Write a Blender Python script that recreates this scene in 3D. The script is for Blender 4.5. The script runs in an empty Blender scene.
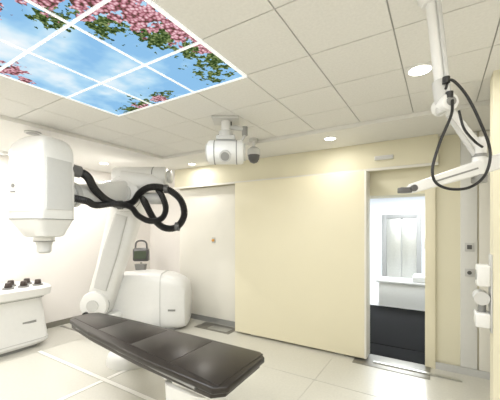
import bpy, bmesh, math, random
from mathutils import Vector, Matrix
random.seed(4)
scene=bpy.context.scene
try:
    scene.view_settings.view_transform='Standard'
except Exception: pass

H=2.86; CAMZ=1.7; K=.62
# ---------------------------------------------------------------- materials
def mat(name,col,rough=.5,metal=0,noise=0,nscale=20,bump=0,emit=0,coat=0,spec=.5):
    m=bpy.data.materials.new(name); m.use_nodes=True
    nt=m.node_tree; b=nt.nodes['Principled BSDF']
    b.inputs['Base Color'].default_value=(*col,1); b.inputs['Roughness'].default_value=rough
    b.inputs['Metallic'].default_value=metal
    b.inputs['Specular IOR Level'].default_value=spec
    if coat: b.inputs['Coat Weight'].default_value=coat; b.inputs['Coat Roughness'].default_value=.10
    tc=nt.nodes.new('ShaderNodeTexCoord'); n=nt.nodes.new('ShaderNodeTexNoise')
    n.inputs['Scale'].default_value=nscale; n.inputs['Detail'].default_value=4
    nt.links.new(tc.outputs['Object'],n.inputs['Vector'])
    mx=nt.nodes.new('ShaderNodeMix'); mx.data_type='RGBA'
    k=noise if noise else .03
    mx.inputs[6].default_value=(*[c*(1-k) for c in col],1)
    mx.inputs[7].default_value=(*[min(1,c*(1+k)) for c in col],1)
    nt.links.new(n.outputs['Fac'],mx.inputs[0]); nt.links.new(mx.outputs[2],b.inputs['Base Color'])
    if bump:
        bp=nt.nodes.new('ShaderNodeBump'); bp.inputs['Strength'].default_value=bump
        nt.links.new(n.outputs['Fac'],bp.inputs['Height']); nt.links.new(bp.outputs[0],b.inputs['Normal'])
    if emit:
        b.inputs['Emission Color'].default_value=(*col,1); b.inputs['Emission Strength'].default_value=emit
    return m
M={}
M['yellow']=mat('paint_yellow',(.78,.74,.57),.55,noise=.02,nscale=3)
M['yellowpanel']=mat('laminate_yellow',(.82,.765,.575),.35,noise=.02,nscale=2)
M['offwhite']=mat('paint_offwhite',(.81,.79,.72),.6,noise=.02,nscale=3)
M['wallwhite']=mat('paint_white',(.90,.87,.84),.6,noise=.02,nscale=3)
M['plaster']=mat('ceiling_plaster',(.80,.79,.755),.8,noise=.02)
M['tile']=mat('ceiling_tile',(.79,.78,.75),.85,noise=.08,nscale=60,bump=.1)
M['tbar']=mat('ceiling_grid',(.45,.44,.42),.6)
M['whitebar']=mat('white_bar',(.8,.8,.78),.5)
M['litbar']=mat('backlit_frame',(.85,.87,.88),.5,emit=.5)  # bars are no lamp; their white brightness is put in as emission
M['floor']=mat('floor_vinyl',(.64,.625,.56),.22,noise=.08,nscale=40,coat=.4)
M['strip']=mat('floor_strip_white',(.86,.85,.8),.35)
M['seam']=mat('floor_seam',(.45,.44,.40),.5)
M['steel']=mat('steel',(.5,.5,.47),.35,metal=.8,noise=.1)
M['steelplate']=mat('steel_plate',(.26,.25,.22),.4,metal=.6,noise=.1)
M['white']=mat('white_plastic',(.79,.79,.775),.30)
M['whitegrey']=mat('grey_plastic',(.58,.58,.565),.4)
M['panelwhite']=mat('white_laminate',(.74,.74,.71),.4)
M['grey']=mat('mid_grey',(.27,.27,.26),.4)
M['black']=mat('black_rubber',(.012,.012,.013),.45)
M['couch']=mat('couch_black',(.016,.012,.010),.30,noise=.2,nscale=4)
M['couchrail']=mat('couch_rail',(.03,.025,.022),.35)
M['darkfloor']=mat('dark_mat',(.004,.004,.004),.8,noise=.2,spec=.1)
M['corr']=mat('corridor_paint',(.85,.87,.9),.6)
M['corrfloor']=mat('corridor_floor',(.7,.7,.68),.25)
M['green']=mat('green_fabric',(.06,.08,.05),.7)
M['yellowbtn']=mat('button_orange',(.75,.4,.1),.4)
M['lamp']=mat('lamp_lens',(1,.97,.9),.5,emit=6)
M['led']=mat('led_diffuser',(1,.98,.94),.5,emit=3)  # emission for the added fill panels out of view
M['corrled']=mat('corridor_led',(.95,.98,1),.5,emit=6)
M['brown']=mat('dark_knob',(.06,.045,.04),.4)
M['darkgrey']=mat('dark_grey',(.10,.10,.10),.3)

# ---------------------------------------------------------------- helpers
def mkobj(name,bm,m,smooth=False,parent=None):
    me=bpy.data.meshes.new(name); bmesh.ops.recalc_face_normals(bm,faces=bm.faces); bm.to_mesh(me); bm.free()
    o=bpy.data.objects.new(name,me); scene.collection.objects.link(o)
    me.materials.append(M[m] if isinstance(m,str) else m)
    if smooth:
        for p in me.polygons: p.use_smooth=True
        try: me.set_sharp_from_angle(angle=math.radians(38))
        except Exception: pass
    if parent is not None:
        o.parent=parent; o.matrix_parent_inverse=Matrix.Translation(-parent.location)
    return o
def empty(name,loc):
    e=bpy.data.objects.new(name,None); e.location=loc; e.empty_display_size=.1
    scene.collection.objects.link(e); return e
def box(name,x0,x1,y0,y1,z0,z1,m,bev=0,parent=None,seg=3,rot=0,smooth=None):
    bm=bmesh.new(); bmesh.ops.create_cube(bm,size=1)
    c=Vector(((x0+x1)/2,(y0+y1)/2,(z0+z1)/2))
    bmesh.ops.scale(bm,vec=(abs(x1-x0),abs(y1-y0),abs(z1-z0)),verts=bm.verts)
    if bev: bmesh.ops.bevel(bm,geom=bm.edges[:],offset=bev,segments=seg,affect='EDGES',profile=.5)
    if rot: bmesh.ops.rotate(bm,cent=(0,0,0),matrix=Matrix.Rotation(rot,3,'Z'),verts=bm.verts)
    bmesh.ops.translate(bm,vec=c,verts=bm.verts)
    return mkobj(name,bm,m,bev>0,parent)
def catmull(pts,n):
    P=[Vector(p) for p in pts]; P=[2*P[0]-P[1]]+P+[2*P[-1]-P[-2]]
    out=[]
    for i in range(1,len(P)-2):
        for k in range(n):
            t=k/n; a,b,c,d=P[i-1:i+3]
            out.append(.5*((2*b)+(c-a)*t+(2*a-5*b+4*c-d)*t*t+(3*b-a-3*c+d)*t**3))
    out.append(P[-2]); return out
def sweep(name,path,rad,m,parent=None,ns=16,rings=False):
    """path: points, rad: number or list"""
    n=len(path); path=[Vector(p) for p in path]
    if not isinstance(rad,(list,tuple)): rad=[rad]*n
    bm=bmesh.new(); prev=None; R=[]
    for i in range(n):
        t=(path[min(i+1,n-1)]-path[max(i-1,0)]).normalized()
        if prev is None:
            a=Vector((0,0,1)) if abs(t.z)<.9 else Vector((1,0,0)); u=t.cross(a).normalized()
        else: u=(prev-t*prev.dot(t)).normalized()
        prev=u; v=t.cross(u); r=rad[i]
        if rings and i%2: r*=.84
        R.append([bm.verts.new(path[i]+(u*math.cos(q)+v*math.sin(q))*r) for q in [2*math.pi*k/ns for k in range(ns)]])
    for i in range(n-1):
        for k in range(ns): bm.faces.new((R[i][k],R[i][(k+1)%ns],R[i+1][(k+1)%ns],R[i+1][k]))
    bm.faces.new(R[0]); bm.faces.new(R[-1])
    return mkobj(name,bm,m,True,parent)
def rod(name,a,b,r,m,parent=None,r2=None,ns=24,bev=.0):
    a=Vector(a);b=Vector(b);r2=r if r2 is None else r2; L=(b-a).length
    if bev:
        t=(b-a).normalized()
        return sweep(name,[a,a+t*bev*.3,a+t*bev,b-t*bev,b-t*bev*.3,b],[r-bev,r-bev*.3,r,r2,r2-bev*.3,r2-bev],m,parent,ns)
    return sweep(name,[a,b],[r,r2],m,parent,ns)
def loft(name,secs,axU,axV,m,parent=None,n=40,smooth=True):
    """secs: (center, halfU, halfV, exponent)"""
    axU=Vector(axU);axV=Vector(axV);bm=bmesh.new();R=[]
    for c,a,b,e in secs:
        c=Vector(c);ring=[]
        for k in range(n):
            q=2*math.pi*(k+.5)/n; cs,sn=math.cos(q),math.sin(q)
            x=math.copysign(abs(cs)**(2/e),cs)*a; y=math.copysign(abs(sn)**(2/e),sn)*b
            ring.append(bm.verts.new(c+axU*x+axV*y))
        R.append(ring)
    for i in range(len(R)-1):
        for k in range(n): bm.faces.new((R[i][k],R[i][(k+1)%n],R[i+1][(k+1)%n],R[i+1][k]))
    bm.faces.new(R[0]);bm.faces.new(R[-1])
    return mkobj(name,bm,m,smooth,parent)
def prism(name,poly,z0,z1,m,bev=0,parent=None,seg=3):
    bm=bmesh.new()
    vs=[bm.verts.new((x,y,z0)) for x,y in poly]; f=bm.faces.new(vs)
    r=bmesh.ops.extrude_face_region(bm,geom=[f])
    bmesh.ops.translate(bm,vec=(0,0,z1-z0),verts=[v for v in r['geom'] if isinstance(v,bmesh.types.BMVert)])
    if bev: bmesh.ops.bevel(bm,geom=bm.edges[:],offset=bev,segments=seg,affect='EDGES',profile=.5)
    return mkobj(name,bm,m,bev>0,parent)
def grid_rects(name,rects,z0,z1,m,parent=None):
    bm=bmesh.new()
    for x0,x1,y0,y1 in rects:
        lo=[bm.verts.new((x,y,z0)) for x,y in((x0,y0),(x1,y0),(x1,y1),(x0,y1))]
        hi=[bm.verts.new((x,y,z1)) for x,y in((x0,y0),(x1,y0),(x1,y1),(x0,y1))]
        bm.faces.new(lo);bm.faces.new(hi)
        for k in range(4): bm.faces.new((lo[k],lo[(k+1)%4],hi[(k+1)%4],hi[k]))
    return mkobj(name,bm,m,False,parent)

YAW=math.radians(31.8)
R=Vector((math.cos(YAW),math.sin(YAW),0)); F=Vector((-math.sin(YAW),math.cos(YAW),0)); UP=Vector((0,0,1))
def W(u,d,z): return R*u+F*d+UP*z       # robot working frame, yawed 31.8 deg to the room

XL,XR,YB,YF=-5.66,.95,-1.7,4.38
# ---------------------------------------------------------------- shell
box('floor',XL-.2,XR+.2,YB-.2,4.78,-.1,0,'floor')
box('wall_left',XL-.2,XL,YB-.2,5.1,0,H+.2,'wallwhite')
box('wall_right',XR,XR+.2,YB-.2,YF,0,H+.2,'offwhite')
box('wall_rear',XL,XR,YB-.2,YB,0,H+.2,'offwhite')
box('wall_recess',XL,-4.33,4.78,4.98,0,H+.2,'wallwhite')
DX0,DX1,DZ=-.95,-.11,2.13
wb=empty('wall_back',(0,YF,0))
box('wall_part_1',-4.33,DX0,YF,4.78,0,H+.2,'yellow',parent=wb)
box('wall_part_2',DX1,XR+.2,YF,4.78,0,H+.2,'yellow',parent=wb)
box('wall_part_3',DX0,DX1,YF,4.78,DZ,H+.2,'yellow',parent=wb)
box('wall_fascia',-4.33,-.02,4.24,YF,2.46,2.81,'yellow',.004,parent=wb)
box('wall_fascia_lip',-4.33,-.02,4.225,4.24,2.44,2.475,'offwhite',.003,parent=wb)
box('wall_pane_white',-4.3,-2.75,4.345,YF,.09,2.44,'offwhite',.004,parent=wb)
box('door_jamb',-.16,-.05,4.33,YF,0,2.3,'yellowpanel',.004,parent=wb)
box('service_strip',.2,.36,4.35,YF,.08,2.8,'panelwhite',.004,parent=wb)
box('service_strip_2',.375,.5,4.35,YF,.08,2.8,'offwhite',.004,parent=wb)
col=box('wall_column',.33,XR,2.85,3.03,0,H,'yellow')
box('baseboard_left',XL,XL+.02,YB,4.78,0,.09,'steelplate')
box('baseboard_back',-4.33,-2.8,4.33,4.345,0,.09,'grey')
box('baseboard_right_end',-.05,.5,4.335,4.35,0,.08,'whitegrey')
# ceiling
box('ceiling',XL-.2,XR+.2,YB-.2,5.0,H,H+.2,'tbar')
P=.51
rects=[];g=.004
FILLCELLS=[(-2,-5),(1,-5),(3,-4),(-4,-3)]  # cells outside the view that get added fill panels
for i in range(-5,5):
    for j in range(-7,3):
        x0=-1.25+P*i; y0=1.95+P*j
        if x0+g>=XR: continue
        if -3<=i<=-1 and -3<=j<=-1: continue
        if (i,j) in FILLCELLS: continue
        rects.append((x0+g,min(x0+P-g,XR),y0+g,y0+P-g))
grid_rects('ceiling_tiles',rects,H-.009,H-.001,'tile')
rects2=[(XL,-3.8,YB,4.78),(-3.8,XR,3.48,YF)]
grid_rects('ceiling_border',rects2,H-.05,H-.0005,'plaster')
grid_rects('ceiling_rear_border',[(-3.8,XR,YB,1.95-7*P)],H-.05,H-.0005,'plaster')

# ---------------- sky panels
def sky_material():
    m=bpy.data.materials.new('sky_print'); m.use_nodes=True; nt=m.node_tree; N=nt.nodes; L=nt.links
    N.clear(); out=N.new('ShaderNodeOutputMaterial'); em=N.new('ShaderNodeEmission'); L.new(em.outputs[0],out.inputs[0])
    tc=N.new('ShaderNodeTexCoord'); V=tc.outputs['Object']
    def math_(op,a,b=None,clamp=False):
        n=N.new('ShaderNodeMath'); n.operation=op; n.use_clamp=clamp
        for i,s in enumerate((a,b)):
            if s is None: continue
            if isinstance(s,(int,float)): n.inputs[i].default_value=s
            else: L.new(s,n.inputs[i])
        return n.outputs[0]
    def noise(scale,detail=5):
        n=N.new('ShaderNodeTexNoise'); n.inputs['Scale'].default_value=scale; n.inputs['Detail'].default_value=detail
        L.new(V,n.inputs['Vector']); return n.outputs['Fac']
    def ramp(f,stops):
        r=N.new('ShaderNodeValToRGB'); L.new(f,r.inputs[0]); e=r.color_ramp.elements
        while len(e)<len(stops): e.new(.5)
        for i,(p,c) in enumerate(stops): e[i].position=p; e[i].color=(*c,1)
        return r.outputs[0]
    def mix(f,a,b):
        n=N.new('ShaderNodeMix'); n.data_type='RGBA'; L.new(f,n.inputs[0]); L.new(a,n.inputs[6]); L.new(b,n.inputs[7]); return n.outputs[2]
    sky=ramp(noise(2.3,4),[(.42,(.28,.55,.85)),(.53,(.45,.72,.93)),(.62,(.74,.89,.98)),(.72,(.96,.98,1))])
    def blobs(lst):
        cur=None
        for x,y,r in lst:
            d=N.new('ShaderNodeVectorMath'); d.operation='DISTANCE'; L.new(V,d.inputs[0]); d.inputs[1].default_value=(x,y,2.85)
            f=math_('SUBTRACT',1,math_('DIVIDE',d.outputs['Value'],r))
            cur=f if cur is None else math_('MAXIMUM',cur,f)
        return cur
    pink=blobs([(-1.27,1.30,.17),(-1.34,1.10,.21),(-1.46,.88,.22),(-1.68,.72,.16),(-1.95,.55,.17),(-2.66,.97,.14),(-2.74,1.1,.08),(-1.27,1.5,.10),(-2.1,1.9,.09),(-2.4,1.92,.08)])
    green=blobs([(-1.3,1.66,.22),(-1.43,1.78,.16),(-2.3,1.9,.15),(-2.05,1.88,.13),(-2.55,1.93,.13),(-1.45,1.28,.17),(-1.60,1.04,.16),(-1.80,.85,.12),(-1.3,1.45,.2)])
    nz=math_('MULTIPLY',math_('SUBTRACT',noise(16,6),.52),3.4)
    nz2=math_('MULTIPLY',math_('SUBTRACT',noise(22,6),.53),4.0)
    gm=math_('MULTIPLY',math_('GREATER_THAN',math_('ADD',green,nz2),.22),math_('GREATER_THAN',green,-.45))
    pm=math_('MULTIPLY',math_('GREATER_THAN',math_('ADD',pink,nz),.18),math_('GREATER_THAN',pink,-.45))
    gcol=ramp(noise(60,3),[(.35,(.02,.04,.012)),(.5,(.07,.12,.035)),(.65,(.28,.35,.14))])
    vo=N.new('ShaderNodeTexVoronoi'); vo.inputs['Scale'].default_value=50; L.new(V,vo.inputs['Vector'])
    pcol=ramp(vo.outputs['Distance'],[(.05,(.97,.86,.86)),(.3,(.84,.48,.54)),(.6,(.42,.15,.19)),(.8,(.10,.06,.04))])
    c=mix(gm,sky,gcol); c=mix(pm,c,pcol)
    L.new(c,em.inputs[0]); em.inputs[1].default_value=1.0
    return m
M['sky']=sky_material()
sk=empty('illuminated_sky_ceiling_panel',(-2.015,1.185,H))
pan=[]
for i in range(-3,0):
    for j in range(-3,0):
        x0=-1.25+P*i;y0=1.95+P*j; pan.append((x0+.010,x0+P-.010,y0+.010,y0+P-.010))
grid_rects('sky_prints',pan,H-.016,H-.006,'sky',sk)
bars=[]
for i in range(-3,1):
    x=-1.25+P*i; bars.append((x-.009,x+.009,1.95-3*P-.009,1.959))
grid_rects('frame_bars_long',bars,H-.022,H-.002,'litbar',sk)
bars=[]
for j in range(-3,1):
    y=1.95+P*j
    for i in range(-3,0): bars.append((-1.25+P*i+.0092,-1.25+P*(i+1)-.0092,y-.009,y+.009))
grid_rects('frame_bars_cross',bars,H-.022,H-.002,'litbar',sk)
def area(name,loc,size,power,col=(1,.95,.87),parent=None,shape='DISK',sy=None,rot=(0,0,0),spread=math.pi):
    l=bpy.data.lights.new(name,'AREA'); l.shape=shape; l.size=size; l.energy=power*K; l.color=col; l.spread=spread
    if sy: l.size_y=sy
    o=bpy.data.objects.new(name,l); o.location=loc; o.rotation_euler=rot; scene.collection.objects.link(o)
    if parent is not None:
        o.parent=parent; o.matrix_parent_inverse=Matrix.Translation(-parent.location)
    return o
area('sky_panel_light',(-2.015,1.185,H-.03),1.5,50,(.93,.97,1),sk,'SQUARE')
for (i,j) in FILLCELLS:
    x0=-1.25+P*i;y0=1.95+P*j
    e=empty('led_ceiling_light',(x0+P/2,y0+P/2,H))  # fill panel added out of view to brighten the room
    grid_rects('diffuser',[(x0+.02,min(x0+P,XR)-.02,y0+.02,y0+P-.02)],H-.012,H-.001,'led',e)
    area('lamp',(x0+P/2,y0+P/2,H-.02),.45,30,(1,.98,.96),e,'SQUARE')
def downlight(x,y,z,r,pw):
    e=empty('recessed_downlight',(x,y,z))
    sweep('trim_ring',[(x,y,z+.0),(x,y,z-.006),(x,y,z-.010)],[r*1.25,r*1.25,r*1.15],'whitebar',e,32)
    sweep('lens',[(x,y,z-.009),(x,y,z-.013)],[r,r*.95],'lamp',e,32)
    area('lamp',(x,y,z-.02),r*1.8,pw,(1,.97,.92),e)
zt=H-.009; zb=H-.05
downlight(-.126,2.54,zt,.075,18)
downlight(-1.157,3.74,zb,.065,9)
downlight(-4.875,3.14,zb,.07,34)
downlight(-3.64,3.97,zb,.06,9)
downlight(-5.1,1.4,zb,.07,48)  # added out of view to wash the left wall, standing in for cove light
downlight(-5.1,.2,zb,.07,36)  # second added unseen lamp brightening the left wall
# speaker
e=empty('ceiling_speaker',(-4.02,1.70,zb))
sweep('rim',[(-4.02,1.70,zb),(-4.02,1.70,zb-.012),(-4.02,1.70,zb-.018)],[.085,.085,.075],'whitegrey',e,32)
sweep('grille',[(-4.02,1.70,zb-.017),(-4.02,1.70,zb-.02)],[.068,.062],'grey',e,32)
e=empty('smoke_detector',(-5.4,1.9,zb))
sweep('dome',[(-5.4,1.9,zb),(-5.4,1.9,zb-.03),(-5.4,1.9,zb-.05)],[.06,.055,.03],'white',e,24)

# ---------------------------------------------------------------- sliding door
sd=empty('sliding_shield_door',(-1.8,4.2,0))
box('door_slab',-2.83,-.81,4.10,4.225,.03,2.43,'yellowpanel',.006,parent=sd)
box('door_core',-2.81,-.83,4.225,4.34,.05,2.41,'offwhite',parent=sd)
box('edge_trim',-.825,-.80,4.098,4.34,.03,2.43,'offwhite',.003,parent=sd)
for x in (-2.5,-1.15): box('guide_roller',x-.05,x+.05,4.14,4.2,.0,.04,'steel',.005,parent=sd)
# floor plates
box('floor_plate_steel',-.95,-.1,3.98,4.37,0,.006,'steelplate',.002)
box('floor_guide_rail',-.72,.2,4.10,4.14,0.006,.018,'steel')
box('floor_access_plate',-3.6,-2.88,3.98,4.30,0,.006,'steelplate',.002)
box('floor_access_plate',-3.35,-2.95,4.03,4.2,.0065,.012,'steel',.002)
# floor strips
grid_rects('floor_marking_strip',[(-3.22,-3.17,-1.5,2.03),(-3.22,-3.17,2.1,3.2)],0,.003,'strip')
grid_rects('floor_marking_strip',[(-4.7,-1.2,2.04,2.09)],0,.003,'strip')
grid_rects('floor_marking_strip',[(-5.6,-4.2,2.78,2.82)],0,.003,'steelplate')
grid_rects('floor_seam_lines',[(-3.228,-3.222,-1.5,3.2),(-3.168,-3.162,-1.5,3.2),(-4.7,-3.23,2.032,2.038),(-3.16,-1.2,2.032,2.038),(-4.7,-3.23,2.092,2.098),(-3.16,-1.2,2.092,2.098),
   (-4.7,.9,3.30,3.304),(-1.2,-1.196,-1.5,3.98),(-4.70,-4.696,-1.5,3.0)],0,.002,'seam')
# sign + buttons
sg=empty('exit_sign_box',(-.62,4.22,2.66))
box('case',-.72,-.50,4.19,4.24,2.57,2.62,'white',.006,parent=sg); box('face',-.71,-.51,4.186,4.19,2.578,2.612,'whitegrey',parent=sg)
sw=empty('wall_switch_plate',(.28,4.34,1.45))
box('plate',.24,.33,4.336,4.35,1.43,1.53,'whitegrey',.004,parent=sw); box('rocker',.262,.308,4.33,4.337,1.455,1.505,'darkgrey',.002,parent=sw)
sw=empty('wall_socket',(.28,4.34,1.15))
box('plate',.24,.33,4.336,4.35,1.14,1.23,'whitegrey',.004,parent=sw); rod('jack',(.285,4.34,1.185),(.285,4.33,1.185),.022,'darkgrey',sw)
eb=empty('emergency_button',(-3.45,4.345,1.5))
box('plate',-3.5,-3.42,4.335,4.345,1.43,1.53,'whitegrey',.004,parent=eb); rod('knob',(-3.46,4.337,1.48),(-3.46,4.31,1.48),.025,'yellowbtn',eb)

# ---------------------------------------------------------------- corridor
box('floor_corridor',-3.2,1.8,4.78,10.2,-.1,0,'corrfloor')
box('wall_corridor_end',-3.2,1.8,10.1,10.3,0,2.7,'corr')
box('wall_corridor_left',-3.3,-3.2,4.78,10.3,0,2.7,'corr')
box('wall_corridor_right',1.8,1.9,4.78,10.3,0,2.7,'corr')
box('ceiling_corridor',-3.2,1.8,4.78,10.3,2.6,2.7,'corr')
box('floor_corridor_carpet',-1.6,.15,4.80,7.15,0,.012,'darkfloor',.003)
box('floor_threshold',-.94,-.12,4.375,4.79,0,.008,'darkfloor')
el=empty('elevator',(-.98,10.1,0))
box('frame_left',-1.50,-1.38,10.02,10.1,0,2.1,'grey',.004,parent=el); box('frame_right',-.58,-.46,10.02,10.1,0,2.1,'grey',.004,parent=el)
box('frame_top',-1.38,-.58,10.02,10.1,1.98,2.1,'grey',.004,parent=el)
box('leaf_1',-1.38,-.985,10.05,10.09,0,1.98,'steel',.003,parent=el); box('leaf_2',-.975,-.58,10.05,10.09,0,1.98,'steel',.003,parent=el)
box('call_panel',-.40,-.32,10.07,10.1,1.1,1.4,'steel',.003,parent=el)
rd=empty('low_reception_counter',(-.7,7.4,0))
box('body',-1.15,-.05,7.2,7.7,0,.52,'white',.02,parent=rd); box('top',-1.2,0,7.15,7.75,.52,.57,'white',.015,parent=rd)
box('raised_end',-.5,0.0,7.2,7.7,.57,.70,'white',.03,parent=rd)
cl=empty('corridor_ceiling_light',(-.7,7,2.6))
box('diffuser',-1.3,-.1,5.4,5.6,2.58,2.598,'corrled',parent=cl)
box('diffuser_2',-1.3,-.1,8.4,8.6,2.58,2.598,'corrled',parent=cl)
area('lamp',(-.7,8.5,2.56),1.2,200,(.93,.97,1),cl,'SQUARE')
area('lamp_2',(-.7,6,2.56),1.0,60,(.93,.97,1),cl,'SQUARE')

# ---------------------------------------------------------------- robot
rb=empty('radiosurgery_robot',W(-1.75,5.3,0))
loft('base_cover',[(W(-2.40,5.33,.40),.20,.22,4),(W(-2.36,5.33,.44),.28,.40,4),(W(-2.25,5.33,.475),.31,.455,4.5),(W(-1.75,5.33,.49),.32,.475,5),
   (W(-1.35,5.33,.47),.32,.455,5),(W(-1.17,5.33,.44),.31,.42,4),(W(-1.08,5.33,.41),.27,.37,4),(W(-1.05,5.33,.40),.2,.28,4)],F,UP,'white',rb,56)
box('base_plate',-4.9,-3.75,3.2,3.95,0,.05,'grey',.01,parent=rb)
loft('base_seam',[(W(-1.48,5.33,.48),.325,.47,5),(W(-1.465,5.33,.48),.325,.47,5)],F,UP,'whitegrey',rb,56)
bl=W(-1.28,5.33-.318,.36)
box('brand_label',bl.x-.06,bl.x+.06,bl.y-.006,bl.y+.006,.34,.37,'grey',parent=rb,rot=YAW)
sweep('turntable',[W(-2.35,5.0,0),W(-2.35,5.0,.30),W(-2.35,5.0,.34)],[.28,.26,.22],'white',rb,40)
rod('lower_joint',W(-2.42,4.72,.50),W(-2.42,5.2,.50),.215,'white',rb,bev=.04,ns=40)
rod('lower_joint_cap',W(-2.42,4.70,.50),W(-2.42,4.73,.50),.09,'whitegrey',rb)
rod('lower_joint_gasket',W(-2.42,4.80,.50),W(-2.42,4.815,.50),.218,'grey',rb,ns=40)
rod('lower_bolt',W(-2.52,4.69,.36),W(-2.52,4.74,.36),.05,'black',rb)
link=Vector(W(-1.93,4.95,2.10)-W(-2.40,4.95,.50)).normalized(); lu=link.cross(F).normalized()
A0=W(-2.40,4.95,.50);A1=W(-1.93,4.95,2.15);dl=A1-A0
loft('link_arm',[(A0-dl*.06,.13,.12,4),(A0,.20,.17,4),(A0+dl*.35,.20,.17,4),(A0+dl*.65,.23,.17,4),(A0+dl*.92,.25,.18,4),(A1,.22,.17,4),(A1+dl*.05,.12,.11,4)],lu,F,'white',rb)
loft('link_cover',[(A0+dl*.15-F*.18,.10,.02,4),(A0+dl*.5-F*.185,.12,.03,4),(A0+dl*.85-F*.18,.10,.02,4)],lu,F,'whitegrey',rb)
rod('elbow_drum',W(-1.93,4.6,2.22),W(-1.93,5.15,2.22),.27,'white',rb,bev=.05,ns=40)
rod('elbow_cap',W(-1.93,4.58,2.22),W(-1.93,4.61,2.22),.15,'whitegrey',rb)
rod('elbow_gasket',W(-1.93,4.70,2.22),W(-1.93,4.715,2.22),.273,'grey',rb,ns=40)
rod('motor_housing',W(-2.12,4.8,2.50),W(-1.28,4.8,2.50),.15,'white',rb,bev=.04,ns=40)
rod('motor_ring',W(-1.50,4.8,2.50),W(-1.485,4.8,2.50),.153,'grey',rb,ns=40)
rod('motor_cap',W(-1.285,4.8,2.50),W(-1.22,4.8,2.50),.10,'whitegrey',rb,bev=.02)
loft('motor_block',[(W(-1.95,4.8,2.44),.2,.14,4),(W(-1.5,4.8,2.40),.2,.13,4),(W(-1.33,4.8,2.38),.12,.08,4)],F,UP,'white',rb)
rod('motor_a',W(-1.65,4.66,2.15),W(-1.32,4.66,2.15),.09,'whitegrey',rb,bev=.02)
f0=W(-1.95,4.75,2.25);f1=W(-2.30,3.75,2.10);fd=f1-f0; fu=fd.cross(UP).normalized(); fv=fu.cross(fd).normalized()
loft('forearm',[(f0,.17,.19,4),(f0+fd*.3,.16,.17,4),(f0+fd*.6,.13,.14,3),(f0+fd*.85,.12,.13,2.5),(f1,.13,.13,2)],fu,fv,'white',rb)
rod('wrist_ring',f1-fd*.16,f1-fd*.10,.16,'whitegrey',rb); rod('wrist_flange',f1-fd*.02,f1+fd*.12,.17,'grey',rb)
hu=-2.325;hd=3.44
def hs(z,a,b,e,du=0): return (W(hu+du,hd,z),a,b,e)
ha=math.radians(-16); U2=R*math.cos(ha)+F*math.sin(ha); V2=-R*math.sin(ha)+F*math.cos(ha)
loft('linac_housing',[hs(1.60,.13,.13,4,.02),hs(1.615,.155,.155,5,.02),hs(1.70,.19,.185,7,.01),hs(1.78,.235,.215,8,0),hs(1.80,.243,.222,9),hs(2.05,.246,.225,10),hs(2.35,.243,.225,10),hs(2.54,.236,.22,9,.004),
   hs(2.60,.225,.21,8,.01),hs(2.66,.185,.18,7,.03),hs(2.69,.15,.15,5,.035),hs(2.70,.12,.12,4,.035)],U2,V2,'white',rb,80)
loft('linac_seam',[hs(1.792,.245,.224,9),hs(1.800,.246,.225,9)],U2,V2,'grey',rb,80)
loft('side_panel',[(W(hu,hd,1.9)+U2*.243,.010,.165,8),(W(hu,hd,2.45)+U2*.238,.010,.16,8)],U2,V2,'whitegrey',rb)
loft('front_panel',[(W(hu,hd,1.88)-V2*.222,.19,.008,8),(W(hu,hd,2.5)-V2*.218,.18,.008,8)],U2,V2,'white',rb)
rod('collimator_a',W(hu+.02,hd,1.64),W(hu+.02,hd,1.555),.105,'white',rb,.10,40)
rod('collimator_ring',W(hu+.02,hd,1.56),W(hu+.02,hd,1.548),.103,'grey',rb,.103,40)
sweep('collimator_b',[W(hu+.02,hd,1.55),W(hu+.02,hd,1.50),W(hu+.02,hd,1.44),W(hu+.02,hd,1.42)],[.085,.07,.07,.05],'whitegrey',rb,40)
lg=W(hu,hd,2.15)-V2*.229-U2*.13
rod('logo_disc',lg,lg-V2*.006,.02,'grey',rb)
box('logo_text',lg.x-.03,lg.x+.03,lg.y-.008,lg.y+.002,2.08,2.092,'grey',parent=rb,rot=YAW+ha)
def hose(name,pts,r,rings=True,n=22): return sweep(name,catmull([W(*p) for p in pts],n),r,'black',rb,14,rings)
hose('hose_1',[(-2.10,3.6,2.38),(-2.0,3.75,2.34),(-2.02,4.0,2.20),(-1.98,4.25,2.08),(-1.86,4.40,2.03),(-1.72,4.5,2.08),(-1.62,4.52,2.22),(-1.45,4.5,2.30),(-1.22,4.48,2.27),(-1.02,4.48,2.12),(-.96,4.48,1.9),(-1.06,4.48,1.72),(-1.24,4.48,1.70),(-1.40,4.5,1.82),(-1.52,4.52,2.02),(-1.6,4.6,2.14)],.052)
hose('hose_2',[(-2.10,3.55,2.06),(-2.0,3.75,2.03),(-2.03,4.05,2.0),(-1.9,4.3,2.04),(-1.72,4.42,2.0),(-1.62,4.45,1.88),(-1.45,4.45,1.80),(-1.28,4.45,1.84),(-1.22,4.45,1.98),(-1.28,4.5,2.15),(-1.38,4.6,2.28)],.045)
rod('hose_socket',W(-2.16,3.50,2.40),W(-2.04,3.68,2.37),.07,'darkgrey',rb)
for p in [(-1.86,4.40,2.03),(-1.22,4.48,2.27),(-1.06,4.48,1.72)]:
    c=W(*p); rod('hose_clamp',c-R*.03,c+R*.03,.064,'darkgrey',rb)

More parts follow.
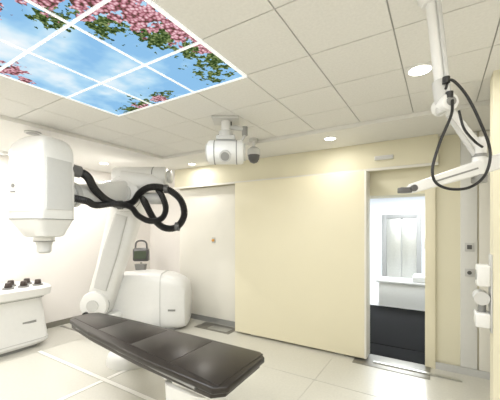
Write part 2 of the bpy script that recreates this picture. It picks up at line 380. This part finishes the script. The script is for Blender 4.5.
# ---------------------------------------------------------------- collimator cabinet
cb=empty('collimator_exchange_cabinet',(-5.1,1.6,0))
def csec(z,x1,y1,e=6):
    x0=-5.6;y0=.7
    return (((x0+x1)/2,(y0+y1)/2,z),(x1-x0)/2,(y1-y0)/2,e)
loft('plinth',[csec(0,-4.92,2.20),csec(.06,-4.92,2.20)],(1,0,0),(0,1,0),'grey',cb)
loft('body',[csec(.05,-4.88,2.27,7),csec(.09,-4.85,2.30,8),csec(.5,-4.93,2.27,8),csec(.66,-4.95,2.25,8),csec(.72,-4.93,2.27,8)],(1,0,0),(0,1,0),'white',cb,64)
loft('tray',[csec(.70,-4.93,2.27,7),csec(.74,-4.84,2.33,8),csec(.84,-4.83,2.34,8),csec(.87,-4.86,2.31,8)],(1,0,0),(0,1,0),'white',cb,64)
loft('seam',[csec(.695,-4.925,2.275,8),csec(.705,-4.925,2.275,8)],(1,0,0),(0,1,0),'grey',cb,64)
loft('seam_low',[csec(.12,-4.85,2.302,8),csec(.128,-4.85,2.302,8)],(1,0,0),(0,1,0),'whitegrey',cb,64)
for k,(x,y) in enumerate([(-4.98,2.17),(-4.98,1.99),(-4.98,1.81),(-4.98,1.63),(-5.2,2.12),(-5.2,1.92),(-5.2,1.72),(-5.2,1.52)]):
    rod('collimator_socket',(x,y,.87),(x,y,.89),.065,'grey',cb); rod('collimator_knob',(x,y,.89),(x,y,.955),.045,'brown',cb,.036,bev=.008)
box('label',-4.925,-4.905,1.95,2.12,.36,.39,'grey',parent=cb)

# ---------------------------------------------------------------- treatment couch
tc=empty('treatment_couch',(-2.2,1.8,0))
def lerp(a,b,t): return a+(b-a)*t
poly=[(-3.34,1.80),(-3.34,1.98),(-3.27,2.05),(-2.6,2.07),(-1.17,2.05),(-1.10,1.98),(-1.08,1.50),(-1.15,1.43),(-1.9,1.49),(-2.75,1.61),(-3.27,1.72)]
prism('couch_top',poly,.705,.75,'couch',.012,tc)
poly2=[(lerp(x,-2.2,.03),lerp(y,1.77,.06)) for x,y in poly]
prism('couch_underside',poly2,.665,.706,'couchrail',.008,tc)
def edgeY(x):
    t=(x+3.27)/(3.27-1.18)
    return lerp(1.72,1.44,t)+.01*math.sin(t*3.14), 2.045
px=[-3.29,-2.72,-2.15,-1.62,-1.13]
for a,b in zip(px[:-1],px[1:]):
    ya0,yb0=edgeY(a);ya1,yb1=edgeY(b)
    prism('pad',[(a+.002,max(ya0,1.74 if a<-3.25 else 0)+.035),(b-.002,ya1+.035),(b-.002,yb1-.03),(a+.002,yb0-.03-(.05 if a<-3.25 else 0))],.749,.754,'couch',.002,tc)
sweep('side_rail_near',[(-3.1,1.70,.70),(-2.2,1.555,.70),(-1.3,1.45,.70)],.010,'grey',tc,12)
box('end_bracket',-1.60,-1.20,1.53,1.86,.60,.665,'white',.02,parent=tc)
loft('pivot_housing',[((-1.5,1.68,.36),.13,.13,3),((-1.5,1.68,.42),.19,.16,4),((-1.48,1.68,.60),.22,.17,4),((-1.48,1.68,.62),.18,.14,4)],(1,0,0),(0,1,0),'white',tc)
a0=Vector((-3.35,2.55,.22));a1=Vector((-1.5,1.78,.47));ad=a1-a0; au=ad.cross(UP).normalized(); av=au.cross(ad).normalized()
loft('swing_arm',[(a0-ad*.06,.1,.06,3),(a0,.17,.09,4),(a0+ad*.5,.10,.06,4),(a1,.10,.06,4),(a1+ad*.04,.07,.04,3)],au,av,'white',tc)
sweep('base_disc',[(-3.38,2.56,0),(-3.38,2.56,.05),(-3.38,2.56,.11),(-3.38,2.56,.15),(-3.38,2.56,.16)],[.30,.30,.28,.22,.18],'white',tc,48)

# ---------------------------------------------------------------- ceiling x-ray unit
xr=empty('ceiling_xray_source',(-1.93,2.61,H))
cx,cy=-1.93,2.63
box('mount_plate',cx-.14,cx+.14,cy-.12,cy+.12,H-.035,H-.0095,'whitegrey',.006,parent=xr,rot=YAW)
rod('stem',(cx,cy,H-.03),(cx,cy,2.62),.05,'white',xr); rod('stem_collar',(cx,cy,2.72),(cx,cy,2.66),.075,'whitegrey',xr)
box('yoke',cx-.10,cx+.10,cy-.07,cy+.07,2.62,2.67,'whitegrey',.012,parent=xr,rot=YAW)
c=Vector((cx,cy,2.50))
rod('housing',c-R*.19,c+R*.19,.125,'white',xr,bev=.03,ns=40)
rod('end_cap_l',c-R*.205,c-R*.18,.09,'whitegrey',xr); rod('end_cap_r',c+R*.18,c+R*.205,.09,'whitegrey',xr)
rod('band_1',c-R*.12,c-R*.11,.128,'grey',xr,ns=40); rod('band_2',c+R*.11,c+R*.12,.128,'grey',xr,ns=40)
dr=(-F*.9-UP*.5).normalized()
rod('beam_port',c+dr*.10,c+dr*.15,.06,'whitegrey',xr); rod('beam_lens',c+dr*.149,c+dr*.153,.045,'grey',xr)
sweep('cable_1',catmull([c+R*.15+UP*.1,c+R*.2+UP*.2,c+R*.12+UP*.27,c+UP*.26],8),.014,'whitegrey',xr,10)
sweep('cable_2',catmull([c-R*.1+UP*.11,c-R*.06+UP*.2,c+R*.04+UP*.27,c+R*.05+UP*.34],8),.012,'black',xr,10)
rod('side_arm',c+UP*.27,c+R*.22+UP*.24,.022,'whitegrey',xr); rod('side_arm_end',c+R*.2+UP*.27,c+R*.2+UP*.18,.03,'grey',xr)
cc=empty('ceiling_surveillance_camera',(-2.05,3.38,H))
qx,qy=-2.05,3.40
rod('base',(qx,qy,H-.0095),(qx,qy,H-.04),.06,'whitegrey',cc); rod('stem',(qx,qy,H-.04),(qx,qy,2.72),.02,'white',cc)
sweep('shell',[(qx,qy,2.74),(qx,qy,2.71),(qx,qy,2.64)],[.05,.085,.085],'whitegrey',cc,32)
sweep('dome',[(qx,qy,2.64),(qx,qy,2.59),(qx,qy,2.55),(qx,qy,2.535)],[.078,.07,.045,.01],'darkgrey',cc,32)

# ---------------------------------------------------------------- wheeled monitor behind robot
ou,od=-2.24,6.32
mo=empty('patient_monitor_unit',W(ou,od,0))
rod('pole',W(ou,od,0),W(ou,od,1.0),.02,'steel',mo)
sweep('foot',[W(ou,od,0),W(ou,od,.03),W(ou,od,.05)],[.17,.17,.05],'grey',mo,32)
loft('screen',[(W(ou,od,1.02),.14,.05,5),(W(ou,od,1.04),.16,.06,6),(W(ou,od,1.26),.16,.06,6),(W(ou,od,1.29),.13,.04,5)],R,F,'darkgrey',mo)
loft('screen_face',[(W(ou,od-.065,1.07),.12,.004,8),(W(ou,od-.065,1.23),.12,.004,8)],R,F,'green',mo)
sweep('handle',catmull([W(ou-.12,od,1.26),W(ou-.1,od,1.40),W(ou,od,1.44),W(ou+.1,od,1.40),W(ou+.12,od,1.26)],6),.018,'darkgrey',mo,10)
loft('keypad',[(W(ou,od-.02,.84),.10,.06,4),(W(ou,od-.02,.96),.12,.07,4)],R,F,'grey',mo)

# ---------------------------------------------------------------- pendant arm on the right
pa=empty('ceiling_pendant_arm',W(.89,1.5,H))
sweep('ceiling_flange',[W(.885,1.5,H-.0095),W(.885,1.5,H-.04),W(.887,1.5,H-.07)],[.06,.06,.04],'white',pa,32)
rod('drop_tube',W(.885,1.5,H-.03),W(.945,1.5,2.30),.028,'white',pa)
rod('tube_collar',W(.928,1.5,2.42),W(.95,1.5,2.26),.036,'whitegrey',pa,bev=.006)
rod('tube_inner',W(.895,1.46,2.80),W(.95,1.46,2.3),.010,'whitegrey',pa)
rod('elbow_joint',W(.95,1.45,2.30),W(.95,1.55,2.30),.042,'white',pa,bev=.01)
rod('elbow_cap',W(.95,1.445,2.30),W(.95,1.452,2.30),.022,'grey',pa)
rod('link_upper',W(.95,1.5,2.30),W(1.12,1.5,2.09),.022,'white',pa)
rod('link_lower',W(.97,1.5,2.25),W(1.11,1.5,2.04),.012,'whitegrey',pa)
rod('wrist_joint',W(1.12,1.5,2.14),W(1.12,1.5,1.95),.030,'white',pa,bev=.006)
rod('wrist_band',W(1.12,1.5,2.06),W(1.12,1.5,2.045),.032,'grey',pa)
rod('wrist_cap',W(1.12,1.5,1.96),W(1.12,1.5,1.92),.034,'grey',pa,bev=.006)
h0=W(.765,1.5,1.885);h1=W(1.36,1.5,2.07);hdv=h1-h0;hv=hdv.cross(F).normalized()
loft('balance_beam',[(h0,.010,.012,4),(h0+hdv*.04,.024,.022,4),(h0+hdv*.2,.027,.026,5),(h0+hdv*.6,.036,.03,5),(h0+hdv*.9,.040,.032,5),(h1,.032,.03,4)],hv,F,'white',pa)
loft('beam_groove',[(h0+hdv*.22-F*.0275,.004,.002,4),(h0+hdv*.55-F*.0305,.004,.002,4)],hv,F,'grey',pa)
rod('beam_knob',h0+hdv*.04-F*.03,h0+hdv*.04-F*.018,.016,'darkgrey',pa)
box('beam_cap',h0.x-.035,h0.x+.02,h0.y-.03,h0.y+.01,h0.z-.015,h0.z+.012,'darkgrey',.004,parent=pa,rot=YAW)
cab=[(.95,1.44,2.30),(.93,1.42,2.22),(.88,1.42,2.10),(.845,1.42,1.98),(.86,1.42,1.91),(.93,1.42,1.88),(1.02,1.42,1.89),(1.09,1.42,1.95),(1.11,1.42,2.06),(1.06,1.42,2.20),(1.01,1.44,2.33),(.95,1.45,2.40),(.93,1.46,2.36)]
sweep('cable',catmull([W(*p) for p in cab],10),.0065,'black',pa,10)
sweep('cable_2',catmull([W(.98,1.44,2.25),W(.99,1.42,2.16),W(1.04,1.42,2.10),W(1.09,1.44,2.08)],10),.0055,'black',pa,10)
for p in [(.945,1.455,2.33),(.93,1.455,2.40)]:
    c=W(*p); rod('cable_clip',c-UP*.015,c+UP*.015,.016,'black',pa)

# ---------------------------------------------------------------- dispenser on column
dp=empty('wall_glove_dispenser',(.3,2.93,1.2))
box('bracket',.318,.3295,2.87,3.01,.92,1.50,'whitegrey',.003,parent=dp)
box('box_upper',.235,.318,2.865,3.015,1.26,1.42,'white',.012,parent=dp)
rod('opening',(.24,2.94,1.34),(.232,2.94,1.34),.04,'grey',dp)
rod('roll',(.265,2.87,1.17),(.265,3.01,1.17),.05,'whitegrey',dp)
box('tray',.225,.318,2.865,3.015,.95,1.06,'white',.012,parent=dp)
rod('bottle',(.27,2.94,1.06),(.27,2.94,1.13),.028,'grey',dp)

# ---------------------------------------------------------------- world + camera
w=bpy.data.worlds.new('World'); scene.world=w; w.use_nodes=True
w.node_tree.nodes['Background'].inputs[0].default_value=(.8,.85,.9,1); w.node_tree.nodes['Background'].inputs[1].default_value=.5
cam=bpy.data.cameras.new('camera'); co=bpy.data.objects.new('camera',cam); scene.collection.objects.link(co)
cam.sensor_width=36; cam.lens=307/500*36; cam.shift_y=28/500
co.location=(0,0,CAMZ); co.rotation_euler=(math.pi/2,0,YAW); cam.clip_start=.02
scene.camera=co
